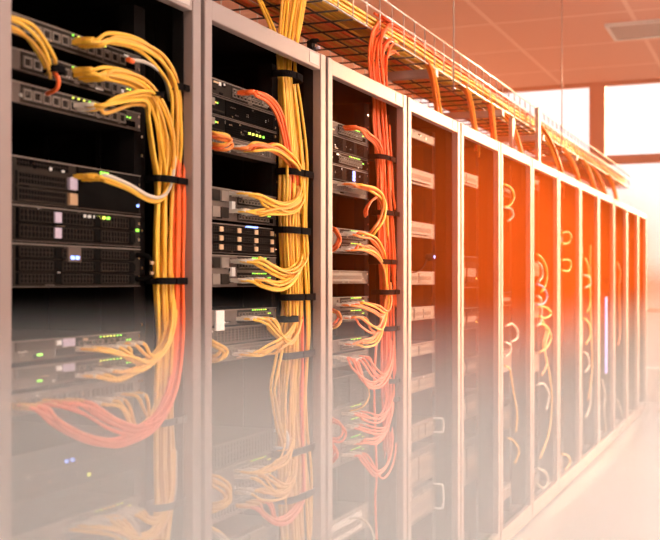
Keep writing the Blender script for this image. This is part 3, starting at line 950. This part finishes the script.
for (pa, pb, path, lb, gr, cc) in (
        ((340, 234), (352, 233), [(362, 236, .015), (373, 239, .012), (380, 247, .02), (384, 262, .035), (385, 300, .05)], 'upper amber cable of the switch above the lone unit, third rack', 'a', A_),
        ((338, 249), (350, 247), [(360, 247, .015), (371, 250, .012), (379, 257, .02), (384, 270, .035), (386, 300, .05)], 'lower amber cable of the switch above the lone unit, third rack', 'b', A_),
        ((338, 304), (352, 303), [(364, 304, .015), (376, 309, .01), (384, 314, .012), (388, 306, .02), (387, 286, .04)], 'upper looping amber cable below the lone unit, third rack', 'c', A_),
        ((338, 318), (352, 317), [(361, 321, .015), (371, 328, .01), (380, 330, .012), (384, 318, .02), (386, 300, .04)], 'lower looping amber cable below the lone unit, third rack', 'd', A_),
        ((340, 344), (352, 342), [(364, 344, .015), (374, 340, .012), (380, 331, .02), (382, 318, .04)], 'amber cable curving up from the single-row switch, third rack', 'e', ['amber', 'yellow']),
        ((334, 358), (345, 360), [(352, 370, .012), (364, 381, .008), (375, 385, .008), (384, 378, .015), (390, 362, .03), (391, 335, .05)], 'salmon cable of the fan in the lower third rack', 'f', O_),
        ((346, 358), (356, 357), [(366, 361, .012), (374, 372, .01), (382, 378, .015), (389, 366, .025), (391, 345, .05)], 'upper salmon cable of the fan, lower third rack', 'g', O_),
        ((342, 414), (354, 412), [(364, 416, .012), (376, 419, .008), (385, 413, .015), (390, 398, .03), (391, 375, .05)], 'salmon cable from the upper row of the lower switch, third rack', 'h', O_),
        ((342, 427), (354, 425), [(364, 429, .012), (376, 432, .008), (386, 430, .012), (391, 412, .03), (391, 390, .05)], 'salmon cable from the second row of the lower switch, third rack', 'i', O_),
        ((344, 443), (356, 440), [(366, 443, .012), (377, 441, .01), (385, 431, .02), (389, 415, .04)], 'salmon cable from the upper row of the lowest switch, third rack', 'j', O_),
        ((342, 455), (354, 453), [(362, 457, .012), (369, 467, .008), (377, 475, .008), (386, 469, .012), (392, 452, .03), (393, 425, .05)], 'salmon cable swinging under the lowest switch, third rack', 'k', O_)):
    bunch(lb, 'third rack cables, ' + gr, cc, 4, path, ports=(pa, pb), plug='boot', sx=0.019, sy=0.009, r=0.0040)
for (pts, lb, cc) in (([(330, 228, .05), (336, 231, .02), (339, 238, .015), (336, 246, .02), (330, 249, .05)], 'orange loop at the post beside the upper amber switch, third rack', O_),
                      ([(330, 310, .05), (337, 312, .02), (340, 319, .015), (336, 325, .02), (330, 327, .05)], 'orange loop at the post beside the looping cables, third rack', A_),
                      ([(330, 419, .05), (339, 423, .02), (344, 431, .015), (340, 439, .02), (330, 440, .05)], 'salmon loop at the post beside the lower switch, third rack', O_),
                      ([(330, 444, .05), (335, 449, .02), (336, 455, .02), (330, 461, .05)], 'small salmon loop at the post, bottom of the third rack', O_)):
    bunch(lb, lb + ' set', cc, 3, pts, sx=0.010)
bunch('single orange cable hanging to the floor of the third rack', None, O_, 1,
      [(377, 335, .04), (374, 380, .03), (375, 430, .03), (377, 475, .03), (375, 500, .03), (378, 560, .04)], sx=0.001)
bunch('thin cream cable bowing between units in the third rack', None, ['yellow'], 1,
      [(367, 383, .05), (369, 396, .02), (362, 407, .02), (350, 411, .06)], r=0.003, sx=0.001)
bunch('white cable arc at the foot of the third rack', None, ['cream'], 1,
      [(350, 519, .06), (360, 518, .02), (370, 526, .015), (374, 540, .02), (374, 562, .04)], sx=0.001)
for (a, b, w, lb) in ((382, 159, 17, 'third rack bundle below the top switch'), (386, 214, 18, 'third rack bundle below the crowded panel'), (383, 262, 17, 'third rack bundle above the lone unit'),
                      (387, 292, 20, 'third rack bundle at the lone unit'), (389, 328, 15, 'third rack bundle above the salmon fan'), (391, 380, 10, 'third rack bundle below the salmon fan'),
                      (391, 398, 10, 'third rack bundle by the slotted server')):
    strap(a, b, .05, w, 'black strap round the ' + lb, ay=0.034, h=0.018)

# ------------------------------------------------------------------ cables, far racks
def one(n, pts, color, lb, r=0.006, grp=None):
    cable_mesh([P(a, b, D + 0.035) for a, b in pts], r, color, lb, grp, k=6)


one(5, [(504, 184), (511, 188), (514, 197), (510, 205), (504, 207)], 'yellow', 'yellow cable ring high in the sixth rack')
one(5, [(504, 207), (511, 209), (513, 216), (508, 221)], 'cream', 'pale cable ring under the yellow ring, sixth rack')
one(5, [(506, 326), (512, 324), (517, 330), (517, 338), (511, 342)], 'cream', 'white cable ring in the middle of the sixth rack', 0.007)
one(5, [(505, 366), (510, 370), (513, 390), (517, 412), (516, 432)], 'yellow', 'long yellow cable in the lower sixth rack')
one(5, [(508, 438), (514, 441), (519, 451), (515, 463)], 'yellow', 'short yellow arc near the bottom of the sixth rack')
one(6, [(537, 254), (543, 260), (547, 272), (545, 286), (541, 292)], 'yellow', 'topmost yellow loop in the seventh rack', 0.007)
one(6, [(537, 284), (543, 287), (547, 295), (544, 303), (537, 305)], 'violet', 'violet cable loop in the seventh rack', 0.007)
one(6, [(539, 306), (547, 308), (551, 314), (545, 318), (539, 316)], 'yellow', 'small yellow loop under the violet one, seventh rack', 0.007)
one(6, [(539, 324), (546, 326), (551, 336), (547, 347), (540, 352)], 'yellow', 'round yellow loop in the middle of the seventh rack', 0.007)
one(6, [(549, 330), (545, 350), (549, 372), (552, 400), (549, 432), (540, 458)], 'yellow', 'long yellow cable winding down the seventh rack', 0.007)
one(6, [(537, 385), (544, 384), (549, 396), (546, 410)], 'cream', 'cream cable arc in the lower seventh rack', 0.007)
one(6, [(537, 468), (545, 472), (548, 482), (543, 488), (537, 484)], 'cream', 'cream coil near the floor of the seventh rack', 0.008)
one(7, [(562, 233), (568, 232), (571, 237), (568, 243), (562, 243)], 'yellow', 'upper yellow ring in the eighth rack', 0.007)
one(7, [(562, 260), (569, 260), (571, 265), (568, 271), (562, 270)], 'yellow', 'lower yellow ring in the eighth rack', 0.007)
one(7, [(562, 454), (568, 456), (570, 463), (565, 470)], 'yellow', 'yellow arc at the bottom of the eighth rack', 0.008)
one(8, [(590, 245), (590, 290), (591, 330), (592, 370), (588, 400)], 'gold', 'long golden cable down the ninth rack', 0.008)
one(8, [(584, 275), (589, 277), (590, 284), (585, 288)], 'cream', 'cream loop behind the golden cable, ninth rack', 0.008)
one(8, [(584, 318), (589, 324), (590, 336), (586, 344)], 'yellow', 'yellow loop in the ninth rack', 0.008)
one(8, [(591, 385), (590, 405), (585, 418)], 'cream', 'cream cable tail in the lower ninth rack', 0.008)
one(9, [(602, 380), (605, 395), (604, 410), (606, 432)], 'cream', 'cream cable at the foot of the tenth rack', 0.008)
one(10, [(617, 262), (620, 272), (619, 290), (620, 330), (618, 345)], 'amber', 'amber cable in the eleventh rack', 0.008)
one(10, [(617, 400), (620, 408), (622, 416)], 'cream', 'cream cable end low in the eleventh rack', 0.009)

one(5, [(505, 342), (510, 345), (510, 353), (505, 356)], 'cream', 'small cream loop under the white ring, sixth rack', 0.006)
one(6, [(537, 262), (541, 266), (542, 276), (538, 282)], 'cream', 'cream cable behind the topmost yellow loop, seventh rack', 0.008)
one(6, [(541, 318), (546, 330), (543, 345), (547, 362), (542, 375)], 'gold', 'golden cable threading the round loops, seventh rack', 0.007)
one(6, [(537, 296), (541, 300), (541, 320), (537, 326)], 'cream', 'cream cable beside the violet loop, seventh rack', 0.008)
one(8, [(585, 258), (588, 268), (590, 300), (587, 312)], 'yellow', 'yellow cable behind the golden one, ninth rack', 0.007)
one(8, [(584, 352), (588, 356), (589, 366), (585, 372)], 'cream', 'lower cream loop in the ninth rack', 0.008)

# ------------------------------------------------------------------ overhead cable tray
YF, YB = 1.52, 1.93
zr = lambda ratio, y: CAMZ + ratio * y / CT
ZT, ZM, ZB = zr(.708, YF), zr(.670, YF), zr(.615, YF)
XA, XB = 1.0, 12.2
t = thing('cable_tray', 'long overhead wire mesh tray carrying cables above the racks', 'cable tray', (0, 0, ZB))
r = 0.0032


def side_mesh(y):
    m = MB()
    for z in (ZT, ZM, ZB):
        m.tube([Vector((XA, y, z - ZB)), Vector((XB, y, z - ZB))], r * 1.25, 'wire', 6)
    x = XA
    while x < XB:
        m.tube([Vector((x, y, -0.004)), Vector((x, y, ZT - ZB))], r, 'wire', 5)
        x += 0.152
    return m


side_mesh(YF).build('side_mesh', t)
side_mesh(YB).build('side_mesh', t)
m = MB()
for q in range(1, 4):
    y = YF + (YB - YF) * q / 4
    m.tube([Vector((XA, y, 0)), Vector((XB, y, 0))], r, 'mesh_dark', 5)
x = XA
while x < XB:
    m.tube([Vector((x, YF, -0.006)), Vector((x, YB, -0.006))], r * 1.15, 'mesh_dark', 5)
    x += 0.152
m.build('bottom_mesh', t)
# cross bars that carry it
for px in (433, 500, 541, 575):
    bx = XP(px, YF)
    MB().box(bx - 0.02, bx + 0.02, YF - 0.02, YB + 0.06, -0.05, -0.010, 'bracket').build('support_bar', t, bevel=0.003)
# threaded rods from the ceiling
for px, w in ((451, 'beside the fourth rack'), (560, 'beside the seventh rack')):
    bx = XP(px, YF)
    t2 = thing('hanger_rod', 'thin vertical rod holding the cable tray from the ceiling ' + w, 'hanger', (bx, YF - 0.014, ZB - 0.06))
    MB().tube([Vector((0, 0, 0)), Vector((0, 0, ZC - ZB + 0.06))], 0.004, 'bracket', 8).build('rod', t2)
    MB().tube([Vector((0, 0, ZC - ZB + 0.04)), Vector((0, 0, ZC - ZB + 0.06))], 0.022, 'bracket', 8).build('ceiling_plate', t2)
    MB().tube([Vector((0, 0, 0.004)), Vector((0, 0, 0.012))], 0.011, 'screw', 6).build('nut', t2)
# support posts from the rack tops
for px, py, w in ((512, 118, 'sixth rack'), (538, 108, 'seventh rack')):
    bx = XP(px, YF - 0.04)
    zt = P(px, py, YF - 0.04).z
    t2 = thing('tray_support', 'grey upright bracket on top of the %s under the cable tray' % w, 'bracket', (bx, YF - 0.04, RH))
    MB().box(-0.03, 0.03, -0.012, 0.012, 0, zt - RH, 'bracket').build('upright', t2, bevel=0.003)
    MB().box(-0.05, 0.05, -0.04, 0.03, 0, 0.006, 'bracket').build('foot', t2)
# cables lying in the tray
xs = XP(385, YF)
for i in range(40):
    f = i / 39
    lay = i % 3
    y0 = YF + 0.018 + f * 0.20 + (0.045 if f > 0.5 else 0) + (0.05 if f > 0.78 else 0)
    z0 = ZB + 0.006 + lay * 0.022 + (0.012 if f < 0.45 else 0)
    pts = []
    end = XB - 0.1 if (i % 4 or f > .5) else xs + 0.3
    x = XA + 0.02
    while x < end:
        pts.append(Vector((x, y0 + random.uniform(-.006, .006), z0 + random.uniform(-.004, .006))))
        x += 0.38
    front = f < 0.52
    key = random.choice(['yellow', 'yellow', 'gold']) if front and x > 0 else random.choice(['orange', 'amber', 'gold'])
    cable_mesh(pts, 0.0070, key, 'yellow cable lying along the aisle side of the overhead tray' if front else 'orange cable lying along the rear of the overhead tray',
               'yellow cables in the overhead tray' if front else 'orange cables in the overhead tray', k=2, sides=6, name='tray_cable')
for i in range(9):
    pts = []
    x = xs + random.uniform(-.05, .1)
    while x < XB - 0.2:
        pts.append(Vector((x, YF + 0.018 + (i % 5) * 0.014 + random.uniform(-.004, .004), ZB + 0.075 + (i // 5) * 0.014 + random.uniform(-.004, .004))))
        x += 0.4
    cable_mesh(pts, 0.0058, 'orange', 'orange cable lying on top at the aisle edge of the overhead tray', 'top orange cables in the overhead tray', k=2, name='tray_cable')
# drops into the racks further along
for n, (pa, pb) in enumerate((((429, 66), (437, 108)), ((466, 90), (475, 130)), ((490, 104), (494, 140)), ((507, 118), (521, 152)), ((541, 128), (560, 168)), ((563, 150), (577, 176)),
                             ((583, 160), (595, 188)), ((592, 168), (605, 192)), ((608, 176), (617, 200)))):
    w = ORD[n + 3]
    bunch('brown-orange cable dropping from the tray onto the %s rack' % w, 'tray drops, %s rack' % w, ['amber', 'gold', 'orange'], 5,
          [(pa[0] - 8, pa[1] - 6, .26), (pa[0], pa[1], .20), (pa[0] + (pb[0] - pa[0]) * .55, pa[1] + (pb[1] - pa[1]) * .4, .15), (pb[0], pb[1], .11), (pb[0] + 2, pb[1] + 14, .10), (pb[0] + 2, pb[1] + 45, .16)],
          r=0.007, sx=0.020, sy=0.014, name='drop_cable')


# small dark clamp standing on the second rack
c = P(311, 47, D + 0.06)
t = thing('cable_clamp', 'small dark clamp standing on top of the second rack under the tray', 'clamp', (c.x, c.y, RH))
MB().box(-0.02, 0.02, -0.02, 0.02, 0, 0.012, 'dark').build('foot', t)
MB().box(-0.012, 0.012, -0.010, 0.010, 0.012, 0.055, 'grey').build('body', t, bevel=0.002)
MB().tube([Vector((-0.022, -0.012, 0.05)), Vector((0.022, -0.012, 0.06))], 0.007, 'dark', 8).build('jaw', t)
MB().tube([Vector((0, -0.012, 0.03)), Vector((0.002, -0.03, 0.032))], 0.005, 'lilac', 8).build('screw', t)


# ------------------------------------------------------------------ added mist and glow haze
def fog_box(name, label, lo, hi, color, build, aniso):
    m = bpy.data.materials.new(name)
    m.use_nodes = True
    nt = m.node_tree
    nt.nodes.clear()
    N, Lk = nt.nodes.new, nt.links.new
    out = N('ShaderNodeOutputMaterial')
    sc, ab, ad = N('ShaderNodeVolumeScatter'), N('ShaderNodeVolumeAbsorption'), N('ShaderNodeAddShader')
    sc.inputs['Color'].default_value = (*color, 1)
    sc.inputs['Anisotropy'].default_value = aniso
    ab.inputs['Color'].default_value = (*color, 1)
    Lk(sc.outputs[0], ad.inputs[0])
    Lk(ab.outputs[0], ad.inputs[1])
    Lk(ad.outputs[0], out.inputs['Volume'])
    geo, sep = N('ShaderNodeNewGeometry'), N('ShaderNodeSeparateXYZ')
    Lk(geo.outputs['Position'], sep.inputs[0])

    def ramp(axis, pts, interp='SMOOTHSTEP'):
        """product of map ranges along one axis: (from_min, from_max, to_min, to_max)"""
        mr = N('ShaderNodeMapRange')
        mr.interpolation_type = interp
        for i, v in enumerate(pts):
            mr.inputs[i + 1].default_value = v
        Lk(sep.outputs[axis], mr.inputs[0])
        return mr.outputs[0]

    def mul(a, b):
        q = N('ShaderNodeMath')
        q.operation = 'MULTIPLY'
        for i, v in enumerate((a, b)):
            if isinstance(v, (int, float)):
                q.inputs[i].default_value = v
            else:
                Lk(v, q.inputs[i])
        return q.outputs[0]
    den = build(ramp, mul)
    Lk(den, sc.inputs['Density'])
    Lk(den, ab.inputs['Density'])
    M[name] = m
    o = MB().box(lo[0], hi[0], lo[1], hi[1], lo[2], hi[2], name).build(name)
    tag(o, label, 'added haze', kind='stuff')
    return o


fog_box('grey_fade_mist', 'added grey mist standing in for a flat fade over the first racks', (0.12, -1.2, 0.005), (2.7, D + 0.5, CAMZ), (0.91, 0.98, 1.0),  # mist volume added to imitate a flat grey fade
        lambda ramp, mul: mul(mul(ramp(2, (1.16, 1.37, 1, 0)), ramp(0, (1.5, 2.6, 1, 0))), 0.73), 0.2)
fog_box('added_thin_mist', 'added thin mist that pales the low far half of the row', (2.8, 0.0, 0.005), (XW - 0.4, D + 0.7, CAMZ), (0.88, 0.93, 0.96),  # added to lighten the dark lower insides of the far racks
        lambda ramp, mul: mul(mul(ramp(2, (1.05, 1.36, 1, 0)), ramp(0, (2.8, 5.0, 0, 1))), 0.04), 0.2)
fog_box('painted_glow_haze', 'added orange haze whose colour paints a warm glow toward the windows', (2.4, 0.9, 0.005), (XW - 0.3, 2.34, 3.7), (1.0, 0.22, 0.035),  # warm glow is put into the orange colour of this added haze
        lambda ramp, mul: mul(mul(mul(mul(ramp(0, (2.5, 5.4, 0, 1)), ramp(0, (6.0, 9.0, 1, 0.4))), ramp(1, (0.95, 1.3, 0, 1))), mul(ramp(2, (1.7, 2.35, 1, 0.03)), ramp(2, (0.7, 1.5, 0.04, 1)))), 0.50), 0.55)

# ------------------------------------------------------------------ light
w = bpy.data.worlds.new('sky')
SC.world = w
w.use_nodes = True
nt = w.node_tree
bg = nt.nodes['Background']
tc, sp = nt.nodes.new('ShaderNodeTexCoord'), nt.nodes.new('ShaderNodeSeparateXYZ')
cr = nt.nodes.new('ShaderNodeValToRGB')
mr = nt.nodes.new('ShaderNodeMapRange')
mr.inputs[1].default_value, mr.inputs[2].default_value = -0.12, 0.12
nt.links.new(tc.outputs['Generated'], sp.inputs[0])
nt.links.new(sp.outputs[2], mr.inputs[0])
nt.links.new(mr.outputs[0], cr.inputs[0])
cr.color_ramp.elements[0].position = 0.0
cr.color_ramp.elements[0].color = (0.52, 0.26, 0.19, 1)
cr.color_ramp.elements[1].position = 1.0
cr.color_ramp.elements[1].color = (1.0, 0.88, 0.85, 1)
e = cr.color_ramp.elements.new(0.49)
e.color = (0.62, 0.34, 0.26, 1)
e = cr.color_ramp.elements.new(0.60)
e.color = (0.97, 0.80, 0.73, 1)
nt.links.new(cr.outputs[0], bg.inputs['Color'])
bg.inputs['Strength'].default_value = 0.95

sun = bpy.data.lights.new('sun', 'SUN')
sun.energy = 10.0
sun.color = (1.0, 0.60, 0.34)
sun.angle = math.radians(8)
so = bpy.data.objects.new('sun', sun)
COL.objects.link(so)
so.rotation_euler = Vector((0.857, -0.515, 0.13)).to_track_quat('Z', 'Y').to_euler()

# ------------------------------------------------------------------ camera
cam = bpy.data.cameras.new('camera')
co = bpy.data.objects.new('camera', cam)
COL.objects.link(co)
co.location = (0, 0, CAMZ)
co.rotation_euler = Vector((-CT, -ST, 0)).to_track_quat('Z', 'Y').to_euler()
cam.sensor_width = 36
cam.lens = F / 660 * 36
cam.shift_y = (HY - 270) / 660
cam.clip_start = 0.05
cam.dof.use_dof = True
cam.dof.focus_distance = 3.5
cam.dof.aperture_fstop = 4.5
SC.camera = co
vs = SC.view_settings
vs.view_transform = 'Standard'
vs.look = 'None'
vs.exposure = 0.7
vs.gamma = 1.0
SC.cycles.use_denoising = True
SC.cycles.use_adaptive_sampling = False
SC.cycles.volume_bounces = 2
SC.cycles.max_bounces = 8
SC.cycles.diffuse_bounces = 4
SC.cycles.transparent_max_bounces = 12
SC.cycles.volume_step_rate = 0.5
SC.cycles.volume_max_steps = 256
print('cables', NC[0], 'objects', len(bpy.data.objects))
